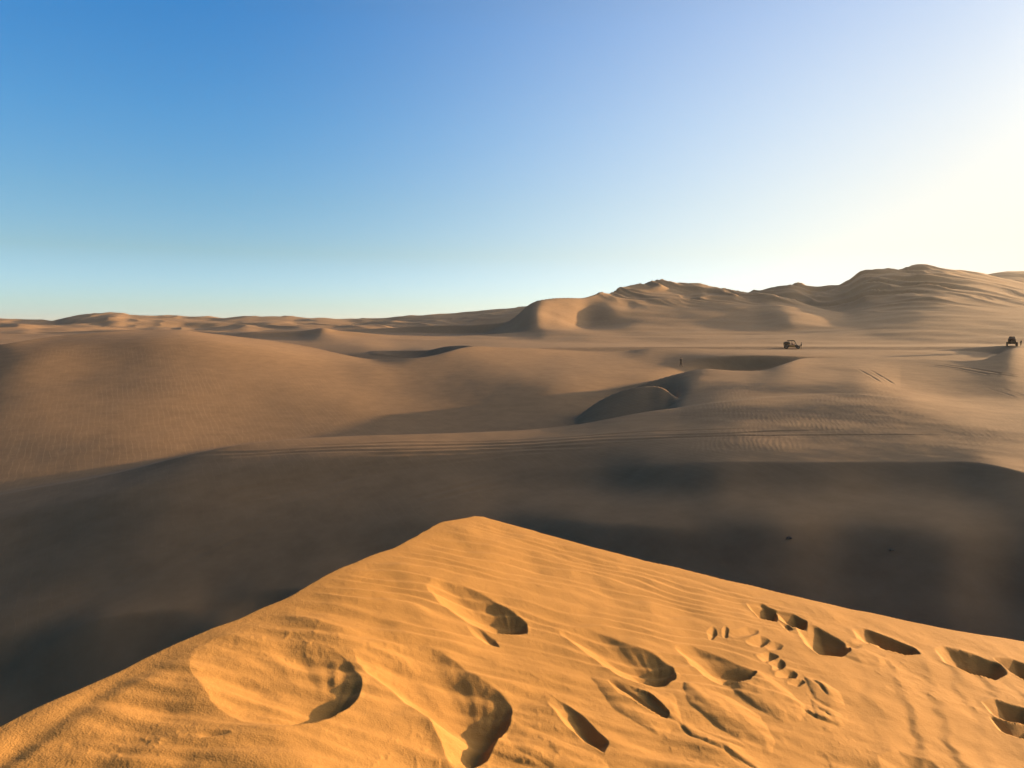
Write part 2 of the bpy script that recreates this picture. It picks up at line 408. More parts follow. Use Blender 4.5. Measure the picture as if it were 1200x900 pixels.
track([(190, 541, 54), (300, 530, 57.5), (420, 524, 59.8), (560, 521, 61), (700, 513, 63), (860, 508, 63.2), (1010, 504, 61.5)], 0.26, 0.10)
track([(240, 538, 55.5), (340, 530.5, 58), (470, 527.5, 59), (570, 524.5, 60), (700, 517, 61.6), (900, 511, 61.8), (1150, 511, 58.6)], 0.24, 0.10)
track([(330, 524, 60), (470, 518.5, 62), (560, 518, 62.2), (640, 514, 63.2), (760, 506, 65), (900, 503, 64.5)], 0.24, 0.08)
track([(420, 533, 57.2), (540, 530, 58.2), (610, 526, 59.3), (720, 521.5, 60)], 0.22, 0.08)
track([(230, 590, 0), (300, 577, 0), (350, 568, 0), (400, 557, 0), (450, 547, 0), (520, 537, 0), (600, 528, 0), (680, 522, 0)], 0.17, 0.06, 1.7)
track([(20, 722, 0), (80, 700, 0), (140, 678, 0), (220, 646, 0), (290, 617, 0), (350, 590, 0), (410, 566, 0), (470, 549, 0)], 0.15, 0.045, 1.7)
track([(480, 590, 0), (520, 579, 0), (560, 569, 0), (600, 560, 0), (650, 551, 0)], 0.22, 0.06, 1.2)
track([(1095, 427, 126), (1130, 431.5, 122), (1165, 438, 117), (1205, 444, 113)], 0.3, 0.16, 2.0)
track([(1010, 432, 118), (1025, 440, 110), (1040, 449, 103)], 0.2, 0.07, 1.8)
track([(1165, 455, 102), (1185, 461, 98), (1200, 466, 95)], 0.2, 0.07, 1.8)
track([(1000, 410.5, 170), (1060, 413, 162), (1130, 416, 158)], 0.5, 0.12, 2.2)

# ------------------------------------------------------------------ the foreground dune
A_, B_, C_ = -0.256, 0.0437, -1.75


def plane_xy(px, py):
    x, y, v = ray(px, py)
    t = C_ / (v - A_ * x - B_ * y)
    return np.array([x * t, y * t])


crest_px = [(0, 850), (35, 834), (60, 823), (95, 806), (130, 790), (165, 774), (200, 760), (232, 746), (262, 733), (292, 720), (322, 708), (345, 698), (362, 689), (380, 677), (400, 665),
            (420, 657), (440, 650), (466, 639), (490, 628.5), (500, 622), (506, 616.5), (516, 613), (528, 610), (540, 607), (556, 604.5), (566, 605.5), (600, 615), (650, 629.5), (700, 643), (750, 655.5), (800, 667),
            (850, 679), (900, 690.5), (950, 702.5), (1000, 714), (1050, 725), (1100, 735), (1150, 743.5), (1200, 751), (1240, 757)]
CREST = [plane_xy(*p) for p in crest_px]
d0 = CREST[0] - CREST[3]
d0 /= np.linalg.norm(d0)
CREST = [np.array([-3.4, -14.0]), np.array([-3.0, -2.0])] + [CREST[0] + d0 * 0.9] + CREST
dl = (CREST[-1] - CREST[-6]) / np.linalg.norm(CREST[-1] - CREST[-6])
CREST = CREST + [CREST[-1] + dl * 4, CREST[-1] + dl * 12 + np.array([0, -2.5]), CREST[-1] + dl * 30 + np.array([0, -14])]

nf = np.searchsorted(ROWS, 34.0)
fx, fy = X[:nf], Y[:nf]
dist, side, arc = seg_dist(fx, fy, CREST)
# nearest crest height
acc = np.concatenate([[0], np.cumsum([np.linalg.norm(b - a) for a, b in zip(CREST[:-1], CREST[1:])])])
cz = np.array([C_ + A_ * p[0] + B_ * p[1] for p in CREST])
zc = np.interp(arc, acc, cz)
sd = dist * side + 0.022 * noise(arc / 0.28, arc * 0 + 0.5, 17) * sstep(0.0, 1.0, arc)                              # + beyond the crest (left of travel)
top = C_ + A_ * fx + B_ * fy
inside = sd < 0

belt = np.where(fy > 0.3, 1 - sstep(-0.35, 0.05, fx / np.maximum(fy, 0.3)), 0) * np.where(fy > -2, 1, 0)
top = top + belt * 0.14 * (1 - np.exp(-np.maximum(-sd, 0) / 0.85))
near_w = sstep(0.0, 0.25, -sd)                # details fade towards the brink

# long wind ridges that run with the slope
p1, p2 = plane_xy(560, 655), plane_xy(850, 722)
ax_u = (p2 - p1) / np.linalg.norm(p2 - p1)
ax_v = np.array([-ax_u[1], ax_u[0]])
U = fx * ax_u[0] + fy * ax_u[1]
V = fx * ax_v[0] + fy * ax_v[1]
warp = 0.10 * fbm(U / 1.1, V / 0.5, 3, 3) + 0.06 * noise(U / 0.45, V / 0.3, 12)


def saw(ph):                                   # asymmetric ripple: long windward side, short lee
    f = ph - np.floor(ph)
    return np.where(f < 0.72, f / 0.72, (1 - f) / 0.28)


def rip(ph):
    s = 0
    for o in (-0.06, 0.0, 0.06):
        s = s + saw(ph + o)
    return s / 3 - 0.5


m_top = sstep(2.9, 3.7, fy) * near_w * (1 - 0.85 * sstep(0.30, 0.48, fx / np.maximum(fy, 0.3)))
top = top + m_top * (0.55 + 0.45 * noise(U / 0.9, V / 0.7, 8)) * 0.0125 * rip((V + warp) / 0.125)
# broad folds lower down
m_low = (1 - sstep(3.1, 3.9, fy)) * near_w
top = top + m_low * 0.020 * fbm(U / 0.9, V / 0.22, 21, 3)
top = top + 0.010 * fbm(fx / 0.5, fy / 0.5, 25, 3) * near_w
# ridges that come down from the left crest
q1, q2 = plane_xy(205, 790), plane_xy(90, 880)
bu = (q2 - q1) / np.linalg.norm(q2 - q1)
bv = np.array([-bu[1], bu[0]])
U2 = fx * bu[0] + fy * bu[1]
V2 = fx * bv[0] + fy * bv[1]
pxg = 600 + F_PX * fx / np.maximum(fy, 0.3)
m_left = np.where(fy > 0.3, 1 - sstep(-0.62, -0.36, fx / np.maximum(fy, 0.3)), 0) * (1 - sstep(3.0, 3.8, fy))
top = top + m_left * sstep(0.0, 0.12, -sd) * 0.007 * np.sin(2 * math.pi * ((V2 + 0.07 * fbm(U2 / 0.5, V2 / 0.4, 9, 3)) / 0.24 + 0.2)) * np.clip(0.7 + 0.8 * noise(U2 / 0.5, V2 / 0.3, 29), 0.1, 1.3)
# wavy ripple lines on the right
m_right = sstep(0.40, 0.55, fx / np.maximum(fy, 0.3)) * (1 - sstep(4.6, 5.2, fy)) * np.where(fy > 0.3, 1, 0)
r1, r2 = plane_xy(1010, 790), plane_xy(1030, 880)
cu = (r2 - r1) / np.linalg.norm(r2 - r1)
cv = np.array([-cu[1], cu[0]])
U3 = fx * cu[0] + fy * cu[1]
V3 = fx * cv[0] + fy * cv[1]
top = top + m_right * near_w * 0.008 * rip(-(V3 + 0.06 * fbm(U3 / 0.30, V3 / 0.4, 14, 3)) / 0.20) * np.clip(0.7 + noise(U3 / 0.6, V3 / 0.5, 15), 0, 1.3)


def star(outline, q):
    """radius as a function of bearing for an outline seen from its deepest point"""
    P = np.array([plane_xy(*p) for p in outline]); c = plane_xy(*q)
    nxt = np.roll(P, -1, 0)
    t = np.linspace(0, 1, 8, endpoint=False)[None, :, None]
    dense = (P[:, None] * (1 - t) + nxt[:, None] * t).reshape(-1, 2) - c
    ang = np.arctan2(dense[:, 1], dense[:, 0]); rad = np.hypot(dense[:, 0], dense[:, 1])
    o = np.argsort(ang)
    a, r = ang[o], rad[o]
    gq = np.linspace(-math.pi, math.pi, 181)
    gr = np.interp(gq, np.concatenate([a - 2 * math.pi, a, a + 2 * math.pi]), np.tile(r, 3))[:-1]
    for _ in range(3):
        gr = (np.roll(gr, 1) + 2 * gr + np.roll(gr, -1)) / 4
    return c, gq, np.append(gr, gr[0])


DEL = np.zeros_like(top)


def pit(outline, q, depth, rim=0.04, e=0.22, rough=0.018, rilled=0.0):
    global DEL
    depth *= 0.55; rilled *= 0.4
    c, gq, gr = star(outline, q)
    m = gr.max() * 1.6
    ii = np.where((np.abs(fx - c[0]) < m) & (np.abs(fy - c[1]) < m))
    if len(ii[0]) == 0:
        return
    x, y = fx[ii] - c[0], fy[ii] - c[1]
    a, d = np.arctan2(y, x), np.hypot(x, y)
    rho = d / np.interp(a, gq, gr)
    rho = rho * (1 + rough * fbm(fx[ii] / 0.09, fy[ii] / 0.09, 33, 3))
    f = (np.sqrt(rho * rho + e * e) - e) / (math.sqrt(1 + e * e) - e)
    dep = -depth * np.clip(1 - f, 0, 1)
    if rilled:
        dep = dep + rilled * np.clip(noise(np.cos(a) * 6 + rho * 0.5, np.sin(a) * 6, 77), -1, 1) * sstep(0.25, 0.6, rho) * (1 - sstep(0.75, 0.98, rho))
    dep = dep + rim * depth * np.exp(-((rho - 1.02) / 0.13) ** 2) * (0.7 + 0.6 * noise(np.cos(a) * 1.7, np.sin(a) * 1.7, 7))
    DEL[ii] = np.where(rho < 1.0, np.minimum(DEL[ii], 0) * 0.4 + dep, DEL[ii] + dep)


def lobe(outline, q, height):
    """a tongue of slumped sand with a steep little front"""
    global DEL
    c, gq, gr = star(outline, q)
    m = gr.max() * 1.2
    ii = np.where((np.abs(fx - c[0]) < m) & (np.abs(fy - c[1]) < m))
    x, y = fx[ii] - c[0], fy[ii] - c[1]
    rho = np.hypot(x, y) / np.interp(np.arctan2(y, x), gq, gr)
    rho = rho * (1 + 0.05 * fbm(fx[ii] / 0.08, fy[ii] / 0.08, 35, 3))
    DEL[ii] += 0.7 * height * np.clip(1 - rho ** 4, 0, 1) * (0.75 + 0.25 * fbm(fx[ii] / 0.12, fy[ii] / 0.12, 39, 2))


def scarp(pts, h, run, wid=0.010):
    """a small broken edge: a step up on one side of a line that fades out behind it"""
    global DEL
    h *= 0.5
    P = [plane_xy(*p) for p in pts]
    lo, hi = np.min(P, 0) - run, np.max(P, 0) + run
    ii = np.where((fx > lo[0]) & (fx < hi[0]) & (fy > lo[1]) & (fy < hi[1]))
    d, s, a = seg_dist(fx[ii], fy[ii], P)
    L = a.max()
    e = d * s
    taper = sstep(0, 0.25 * L, a) * (1 - sstep(0.75 * L, L, a))
    end = 1 - sstep(0.6, 1.0, d / run)
    DEL[ii] += h * taper * end * sstep(-wid, wid, e) * np.exp(-np.maximum(e, 0) / (run * 0.5)) - 0.5 * h * taper * np.exp(-(e / (wid * 1.5)) ** 2)


# slumped tongues below the walkers' line
lobe([(850, 790), (885, 786), (920, 805), (945, 830), (940, 846), (915, 846), (885, 830), (860, 812)], (895, 815), 0.035)
lobe([(800, 800), (850, 815), (890, 840), (910, 868), (905, 880), (880, 875), (840, 850), (805, 825)], (850, 838), 0.030)
lobe([(940, 790), (965, 800), (985, 812), (990, 826), (975, 830), (955, 818)], (965, 812), 0.018)
lobe([(950, 818), (985, 835), (1000, 848), (985, 852), (955, 842)], (972, 838), 0.018)
lobe([(985, 755), (1015, 762), (1040, 772), (1035, 782), (1010, 778), (990, 768)], (1012, 770), 0.020)
lobe([(690, 790), (740, 805), (790, 815), (800, 850), (770, 862), (720, 830)], (750, 828), 0.022)
lobe([(590, 840), (640, 860), (700, 885), (720, 905), (650, 905), (600, 880)], (650, 885), 0.02)

pit([(221, 785), (231, 766), (262, 750), (310, 751), (352, 757), (386, 769), (412, 788), (425, 812), (421, 835), (402, 853), (372, 869), (340, 877), (310, 875), (280, 862), (250, 840), (230, 810)], (384, 853), 0.115, rilled=0.010)
pit([(411, 781), (430, 766), (470, 761), (510, 766), (540, 784), (562, 800), (586, 814), (601, 830), (598, 848), (582, 876), (566, 900), (545, 915), (527, 905), (518, 878), (500, 852), (470, 830), (430, 800)], (563, 866), 0.15, e=0.28, rilled=0.008)
pit([(497, 690), (510, 682), (540, 689), (570, 701), (600, 717), (618, 731), (618, 742), (600, 744), (578, 743), (550, 733), (515, 711)], (598, 738), 0.125, rilled=0.006)
pit([(650, 738), (690, 737), (730, 753), (765, 767), (789, 784), (793, 796), (781, 804), (765, 806), (745, 801), (720, 790), (690, 768)], (772, 798), 0.13, rilled=0.006)
pit([(640, 822), (650, 817), (668, 829), (692, 849), (714, 872), (708, 884), (690, 872), (662, 850)], (696, 866), 0.075)
pit([(545, 734), (560, 738), (580, 750), (586, 759), (570, 756), (552, 744)], (576, 753), 0.03)
pit([(788, 755), (810, 756), (840, 767), (866, 779), (888, 789), (878, 801), (850, 804), (830, 796), (808, 778)], (862, 797), 0.115)
pit([(710, 795), (735, 803), (760, 815), (785, 838), (780, 842), (750, 825), (725, 812)], (765, 826), 0.03)
pit([(874, 707), (892, 707), (912, 717), (910, 728), (890, 724)], (903, 723), 0.13)
pit([(908, 716), (930, 720), (946, 729), (946, 737), (928, 735), (914, 726)], (938, 733), 0.14)
pit([(932, 734), (955, 734), (974, 744), (988, 752), (998, 763), (986, 769), (960, 768), (944, 756)], (974, 762), 0.21)
pit([(912, 728), (922, 730), (930, 738), (924, 740)], (923, 735), 0.03)
pit([(999, 737), (1012, 736), (1042, 747), (1072, 759), (1080, 767), (1060, 768), (1030, 759), (1004, 748)], (1054, 762), 0.26, e=0.3)
pit([(1096, 760), (1106, 757), (1142, 767), (1172, 779), (1181, 790), (1166, 797), (1132, 788), (1105, 776)], (1152, 789), 0.30, e=0.3)
pit([(1163, 771), (1186, 773), (1215, 783), (1225, 800), (1205, 800), (1182, 787)], (1205, 791), 0.28, e=0.3)
pit([(1150, 822), (1165, 820), (1198, 830), (1222, 842), (1215, 850), (1182, 845), (1162, 836)], (1192, 840), 0.20, e=0.35)
pit([(1158, 838), (1180, 845), (1215, 850), (1225, 872), (1195, 866), (1170, 856)], (1198, 860), 0.16, e=0.35)
pit([(1027, 886), (1050, 879), (1092, 893), (1118, 915), (1060, 915), (1036, 905)], (1080, 906), 0.07)
for (cx, cy, w, h, dp) in ((872, 742, 20, 6, 0.035), (888, 752, 15, 6, 0.05), (906, 757, 11, 6, 0.03), (899, 769, 12, 7, 0.06), (912, 779, 11, 7, 0.05), (922, 790, 14, 7, 0.06), (934, 800, 10, 4, 0.045), (834, 742, 6, 8, 0.03), (850, 741, 4, 7, 0.025),
                           (1012, 752, 16, 4, 0.02), (1000, 757, 10, 3, 0.02), (240, 885, 30, 6, 0.018)):
    o = [(cx + w * math.cos(t) * random.uniform(0.75, 1.2), cy + h * math.sin(t) * random.uniform(0.7, 1.2)) for t in np.linspace(0, 2 * math.pi, 9, endpoint=False)]
    pit(o, (cx + w * 0.35, cy + 1), dp * 0.8, rim=0.12, rough=0.12)
# broken crust edges
scarp([(950, 796), (962, 805), (972, 817)], 0.022, 0.10)
scarp([(941, 832), (958, 842), (978, 848)], 0.024, 0.10)
scarp([(955, 828), (968, 835), (976, 842)], 0.016, 0.08)
scarp([(790, 840), (810, 862), (850, 880), (880, 900)], 0.020, 0.12)
scarp([(810, 850), (850, 868), (880, 876)], 0.014, 0.09)
scarp([(840, 872), (870, 890), (895, 905)], 0.020, 0.09)
scarp([(710, 795), (740, 812), (775, 835), (800, 850)], 0.020, 0.16)
scarp([(560, 880), (600, 892), (640, 902)], 0.014, 0.10)

# crumbled lumps around the prints
scuff = np.clip(fbm(fx / 0.05, fy / 0.05, 91, 3) - 0.25, 0, 1) * sstep(0.15, 0.5, noise(fx / 0.6, fy / 0.6, 93) + 0.25)
DEL += 0.004 * scuff * (1 - m_top) * sstep(0.05, 0.3, -sd)
top = top + DEL * sstep(0.0, 0.05, -sd)
slip = zc - 0.64 * np.maximum(sd, 0) + 0.02 * sstep(0, 0.3, sd) * fbm(arc / 0.5, sd / 2.5, 55, 3)
FG = np.where(inside, top, slip)
TER[:nf] = smax(TER[:nf], FG, 0.02 + 0.6 * sstep(6.0, 14.0, RR[:nf]))


def ground(x, y):
    """height of the sheet at a spot"""
    r, t = math.hypot(x, y), math.atan2(x, y)
    i = min(max(np.searchsorted(ROWS, r) - 1, 0), len(ROWS) - 2); j = min(max(np.searchsorted(TH, t) - 1, 0), len(TH) - 2)
    a = (r - ROWS[i]) / (ROWS[i + 1] - ROWS[i]); b = (t - TH[j]) / (TH[j + 1] - TH[j])
    return float((TER[i, j] * (1 - a) + TER[i + 1, j] * a) * (1 - b) + (TER[i, j + 1] * (1 - a) + TER[i + 1, j + 1] * a) * b)


def sheet(name, i0, i1, mat, label, cap=False):
    n, m = i1 - i0, len(TH)
    co = np.stack([X[i0:i1], Y[i0:i1], TER[i0:i1]], -1).reshape(-1, 3).astype(np.float32)
    ii, jj = np.meshgrid(np.arange(n - 1), np.arange(m - 1), indexing='ij')
    a = (ii * m + jj).ravel()
    quads = np.stack([a, a + m, a + m + 1, a + 1], -1)[:, ::-1].astype(np.int32)
    me = bpy.data.meshes.new(name)
    if cap:
        co = np.concatenate([co, [[0, 0, C_]]]).astype(np.float32)
    nv, nq = len(co), len(quads)
    tris = np.array([[j + 1, j, nv - 1] for j in range(m - 1)], np.int32)[:, ::-1] if cap else np.zeros((0, 3), np.int32)
    me.vertices.add(nv); me.vertices.foreach_set('co', co.ravel())
    loops = np.concatenate([quads.ravel(), tris.ravel()]).astype(np.int32)
    me.loops.add(len(loops)); me.loops.foreach_set('vertex_index', loops)
    starts = np.concatenate([np.arange(nq) * 4, nq * 4 + np.arange(len(tris)) * 3]).astype(np.int32)
    me.polygons.add(len(starts)); me.polygons.foreach_set('loop_start', starts)
    me.polygons.foreach_set('use_smooth', np.ones(len(starts), bool))
    me.update(calc_edges=True)
    me.materials.append(mat)
    o = bpy.data.objects.new(name, me); COL.objects.link(o)
    o['kind'] = 'structure'; o['label'] = label
    return o


# ------------------------------------------------------------------ materials
def new_mat(name):
    m = bpy.data.materials.new(name); m.use_nodes = True
    nt = m.node_tree
    return m, nt, nt.nodes['Principled BSDF']


def simple(name, col, rough=0.6, metal=0.0, var=0.25, scale=6.0):
    m, nt, b = new_mat(name)
    tc = nt.nodes.new('ShaderNodeTexCoord'); no = nt.nodes.new('ShaderNodeTexNoise')
    no.inputs['Scale'].default_value = scale; no.inputs['Detail'].default_value = 4
    nt.links.new(tc.outputs['Object'], no.inputs['Vector'])
    rp = nt.nodes.new('ShaderNodeValToRGB')
    rp.color_ramp.elements[0].color = tuple(c * (1 - var) for c in col) + (1,)
    rp.color_ramp.elements[1].color = tuple(min(1, c * (1 + var)) for c in col) + (1,)
    nt.links.new(no.outputs['Fac'], rp.inputs['Fac']); nt.links.new(rp.outputs['Color'], b.inputs['Base Color'])
    b.inputs['Roughness'].default_value = rough; b.inputs['Metallic'].default_value = metal
    return m


def sand(name, near, tone):
    m, nt, b = new_mat(name)
    N, LK = nt.nodes, nt.links
    geo_ = N.new('ShaderNodeNewGeometry')

    def tex(scale, detail=4, vec=None, rough=0.5):
        n = N.new('ShaderNodeTexNoise'); n.inputs['Scale'].default_value = scale
        n.inputs['Detail'].default_value = detail; n.inputs['Roughness'].default_value = rough
        LK.new(vec or geo_.outputs['Position'], n.inputs['Vector'])
        return n.outputs['Fac']

    def math_(op, a, bb=None, c=None):
        n = N.new('ShaderNodeMath'); n.operation = op
        for i, v in enumerate((a, bb, c)):
            if v is None:
                continue
            if isinstance(v, (int, float)):
                n.inputs[i].default_value = v
            else:
                LK.new(v, n.inputs[i])
        return n.outputs[0]

    def rng(v, a, b_, c, d):
        n = N.new('ShaderNodeMapRange'); LK.new(v, n.inputs['Value'])
        for k, q in zip(('From Min', 'From Max', 'To Min', 'To Max'), (a, b_, c, d)):
            n.inputs[k].default_value = q
        n.interpolation_type = 'SMOOTHSTEP'
        return n.outputs['Result']

    # colour: quartz sand with patches of darker heavy grains
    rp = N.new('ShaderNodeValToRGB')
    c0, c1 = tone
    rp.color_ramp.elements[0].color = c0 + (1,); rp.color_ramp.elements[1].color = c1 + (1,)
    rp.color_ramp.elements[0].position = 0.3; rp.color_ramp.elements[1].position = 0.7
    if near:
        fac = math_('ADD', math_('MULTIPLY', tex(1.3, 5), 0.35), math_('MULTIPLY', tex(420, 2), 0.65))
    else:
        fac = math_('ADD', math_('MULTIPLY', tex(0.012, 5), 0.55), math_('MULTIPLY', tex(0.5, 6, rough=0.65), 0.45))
    LK.new(fac, rp.inputs['Fac']); LK.new(rp.outputs['Color'], b.inputs['Base Color'])
    b.inputs['Roughness'].default_value = 0.95
    b.inputs['Specular IOR Level'].default_value = 0.15

    if near:
        b1 = N.new('ShaderNodeBump'); b1.inputs['Strength'].default_value = 0.42; b1.inputs['Distance'].default_value = 0.004
        LK.new(math_('ADD', tex(160, 3), math_('MULTIPLY', tex(36, 4), 1.6)), b1.inputs['Height'])
        LK.new(b1.outputs['Normal'], b.inputs['Normal'])
    else:
        # wind ripples: warped bands in the field, present only in patches
        mp = N.new('ShaderNodeMapping'); mp.inputs['Rotation'].default_value = (0, 0, R(-28))
        LK.new(geo_.outputs['Position'], mp.inputs['Vector'])
        wv = N.new('ShaderNodeTexWave'); wv.wave_type = 'BANDS'; wv.bands_direction = 'X'; wv.wave_profile = 'SAW'
        wv.inputs['Scale'].default_value = 0.52; wv.inputs['Distortion'].default_value = 5.0
        wv.inputs['Detail'].default_value = 2.0; wv.inputs['Detail Scale'].default_value = 0.8
        LK.new(mp.outputs['Vector'], wv.inputs['Vector'])
        mask = rng(tex(0.045, 3), 0.44, 0.60, 0.0, 1.0)
        sx = N.new('ShaderNodeSeparateXYZ'); LK.new(geo_.outputs['Position'], sx.inputs[0])
        dist = N.new('ShaderNodeVectorMath'); dist.operation = 'LENGTH'; LK.new(geo_.outputs['Position'], dist.inputs[0])
        zone = math_('MULTIPLY', rng(sx.outputs['X'], -5, 10, 0.35, 1.0), rng(dist.outputs['Value'], 47, 54, 0.12, 1.0))
        zone = math_('MULTIPLY', zone, rng(dist.outputs['Value'], 75, 150, 1.0, 0.25))
        mask = math_('MULTIPLY', math_('ADD', math_('MULTIPLY', mask, 0.75), 0.25), zone)
        hgt = math_('ADD', math_('MULTIPLY', wv.outputs['Fac'], mask), math_('MULTIPLY', tex(1.6, 5, rough=0.6), 0.12))
        b1 = N.new('ShaderNodeBump'); b1.inputs['Strength'].default_value = 0.8; b1.inputs['Distance'].default_value = 0.06
        LK.new(hgt, b1.inputs['Height'])
        LK.new(b1.outputs['Normal'], b.inputs['Normal'])
    return m


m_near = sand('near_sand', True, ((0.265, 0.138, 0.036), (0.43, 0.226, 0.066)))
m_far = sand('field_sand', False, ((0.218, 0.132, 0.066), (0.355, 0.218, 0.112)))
i1 = np.searchsorted(ROWS, 8.5)
i2 = np.searchsorted(ROWS, 210)
sheet('foreground_dune', 0, i1 + 1, m_near, 'sunlit orange sand dune crest covered with deep footprints in the foreground', cap=True)
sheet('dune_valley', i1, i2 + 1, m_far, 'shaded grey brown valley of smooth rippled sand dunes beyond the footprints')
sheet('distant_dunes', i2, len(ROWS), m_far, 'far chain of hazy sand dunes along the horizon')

# thin desert haze: one closed box round the camera and the whole scene
def haze():
    z0, z1, rad = float(TER.min()) - 1.0, max(float(TER.max()), 2.0) + 3.0, 9100.0
    bm = bmesh.new()
    bmesh.ops.create_cube(bm, size=1.0)
    for v in bm.verts:
        v.co = Vector((v.co.x * 2 * rad, v.co.y * 2 * rad, z0 if v.co.z < 0 else z1))
    me = bpy.data.meshes.new('haze'); bm.to_mesh(me); bm.free()
    o = bpy.data.objects.new('haze', me); COL.objects.link(o)
    o['kind'] = 'stuff'; o['label'] = 'thin pale dust haze lying over the whole desert'
    m = bpy.data.materials.new('haze_air'); m.use_nodes = True
    t = m.node_tree; t.nodes.remove(t.nodes['Principled BSDF'])
    v = t.nodes.new('ShaderNodeVolumePrincipled')
    v.inputs['Color'].default_value = (0.93, 0.88, 0.80, 1); v.inputs['Density'].default_value = HAZE
    v.inputs['Anisotropy'].default_value = 0.35
    t.links.new(v.outputs[0], t.nodes['Material Output'].inputs['Volume'])
    me.materials.append(m)


HAZE = 0.00007
if HAZE:
    haze()
# ------------------------------------------------------------------ small things out on the sand
def link(name, bm, mat, parent=None, smooth=True):
    me = bpy.data.meshes.new(name); bm.to_mesh(me); bm.free()
    if smooth:
        for p in me.polygons:
            p.use_smooth = True
    me.materials.append(mat)
    o = bpy.data.objects.new(name, me); COL.objects.link(o)
    if parent:
        o.parent = parent
    return o


def thing(name, label, cat, loc, rz=0.0, group=None):
    o = bpy.data.objects.new(name, None); COL.objects.link(o)
    o.empty_display_size = 0.3
    o.location = loc; o.rotation_euler = (0, 0, rz)
    o['label'] = label; o['category'] = cat
    if group:
        o['group'] = group
    return o


def tube(bm, pts, rad, n=8):
    pts = [Vector(p) for p in pts]
    rings = []
    for i, p in enumerate(pts):
        d = (pts[min(i + 1, len(pts) - 1)] - pts[max(i - 1, 0)]).normalized()
        u = d.cross(Vector((0, 0, 1)))
        if u.length < 1e-3:
            u = d.cross(Vector((0, 1, 0)))
        u.normalize(); w = d.cross(u)
        rr = rad[i] if isinstance(rad, (list, tuple)) else rad
        rings.append([bm.verts.new(p + (u * math.cos(2 * math.pi * k / n) + w * math.sin(2 * math.pi * k / n)) * rr) for k in range(n)])
    for a, b in zip(rings[:-1], rings[1:]):
        for k in range(n):
            bm.faces.new((a[k], a[(k + 1) % n], b[(k + 1) % n], b[k]))
    bm.faces.new(rings[0][::-1]); bm.faces.new(rings[-1])


def prism(bm, prof, y0, y1, bev=0.02):
    """a side profile in x-z pulled across the width, edges rounded"""
    a = [bm.verts.new((x, y0, z)) for x, z in prof]; b = [bm.verts.new((x, y1, z)) for x, z in prof]
    n = len(prof)
    fs = [bm.faces.new(a), bm.faces.new(b[::-1])]
    for k in range(n):
        fs.append(bm.faces.new((a[k], b[k], b[(k + 1) % n], a[(k + 1) % n])))
    bmesh.ops.recalc_face_normals(bm, faces=fs)
    es = list({e for f in fs for e in f.edges})
    bmesh.ops.bevel(bm, geom=es, offset=bev, segments=2, affect='EDGES', profile=0.6)


def lathe_y(bm, prof, y, cx=0, cz=0, n=28):
    """a profile of (radius, offset along y) turned about the axle"""
    rings = [[bm.verts.new((cx + r * math.cos(2 * math.pi * k / n), y + o, cz + r * math.sin(2 * math.pi * k / n))) for k in range(n)] for r, o in prof]
    for a, b in zip(rings[:-1], rings[1:]):
        for k in range(n):
            bm.faces.new((a[k], a[(k + 1) % n], b[(k + 1) % n], b[k]))
    return rings


def ball(bm, c, r, sc=(1, 1, 1), sub=2):
    ret = bmesh.ops.create_icosphere(bm, subdivisions=sub, radius=r)
    for v in ret['verts']:
        v.co = Vector((v.co.x * sc[0], v.co.y * sc[1], v.co.z * sc[2])) + Vector(c)


M_RUB = simple('tyre_rubber', (0.012, 0.012, 0.012), 0.85)
M_RIM = simple('wheel_rim', (0.10, 0.10, 0.10), 0.4, 0.8)
M_TUBE = simple('cage_tube', (0.015, 0.015, 0.016), 0.5)
M_YEL = simple('yellow_paint', (0.50, 0.24, 0.015), 0.4, var=0.15)
M_BLK = simple('black_paint', (0.012, 0.012, 0.014), 0.45)
M_SEAT = simple('seat_cover', (0.20, 0.07, 0.03), 0.8)
M_DSEAT = simple('dark_seat_cover', (0.02, 0.02, 0.022), 0.8)
M_CANV = simple('canopy_cloth', (0.02, 0.018, 0.02), 0.9)
M_ENG = simple('engine_metal', (0.03, 0.03, 0.03), 0.45, 0.6)
M_GLASS = simple('lamp_glass', (0.12, 0.12, 0.11), 0.5)
M_PLATE = simple('pale_trim', (0.55, 0.55, 0.52), 0.5)


def wheel(parent, x, y, r, wd):
    bm = bmesh.new()
    prof = [(r * 0.55, -wd * 0.42), (r * 0.74, -wd * 0.5), (r * 0.93, -wd * 0.46), (r, -wd * 0.3), (r * 1.0, wd * 0.3), (r * 0.93, wd * 0.46), (r * 0.74, wd * 0.5), (r * 0.55, wd * 0.42)]
    lathe_y(bm, prof + [prof[0]], y, x, r)
    for k in range(18):                                        # paddle lugs
        a = 2 * math.pi * k / 18
        c = Vector((x + math.cos(a) * r, y, r + math.sin(a) * r))
        t = Vector((-math.sin(a), 0, math.cos(a)))
        tube(bm, [c - Vector((0, wd * 0.4, 0)) + t * 0.03, c + t * -0.03, c + Vector((0, wd * 0.4, 0)) + t * 0.03], 0.022, 5)
    w_ = link('wheel', bm, M_RUB, parent)
    bm = bmesh.new()
    rings = lathe_y(bm, [(r * 0.56, -wd * 0.4), (r * 0.5, -wd * 0.3), (r * 0.2, -wd * 0.22), (r * 0.1, -wd * 0.3), (0.01, -wd * 0.3)], y, x, r)
    lathe_y(bm, [(r * 0.56, wd * 0.4), (r * 0.5, wd * 0.3), (r * 0.2, wd * 0.22), (r * 0.1, wd * 0.3), (0.01, wd * 0.3)], y, x, r)
    link('rim', bm, M_RIM, w_)


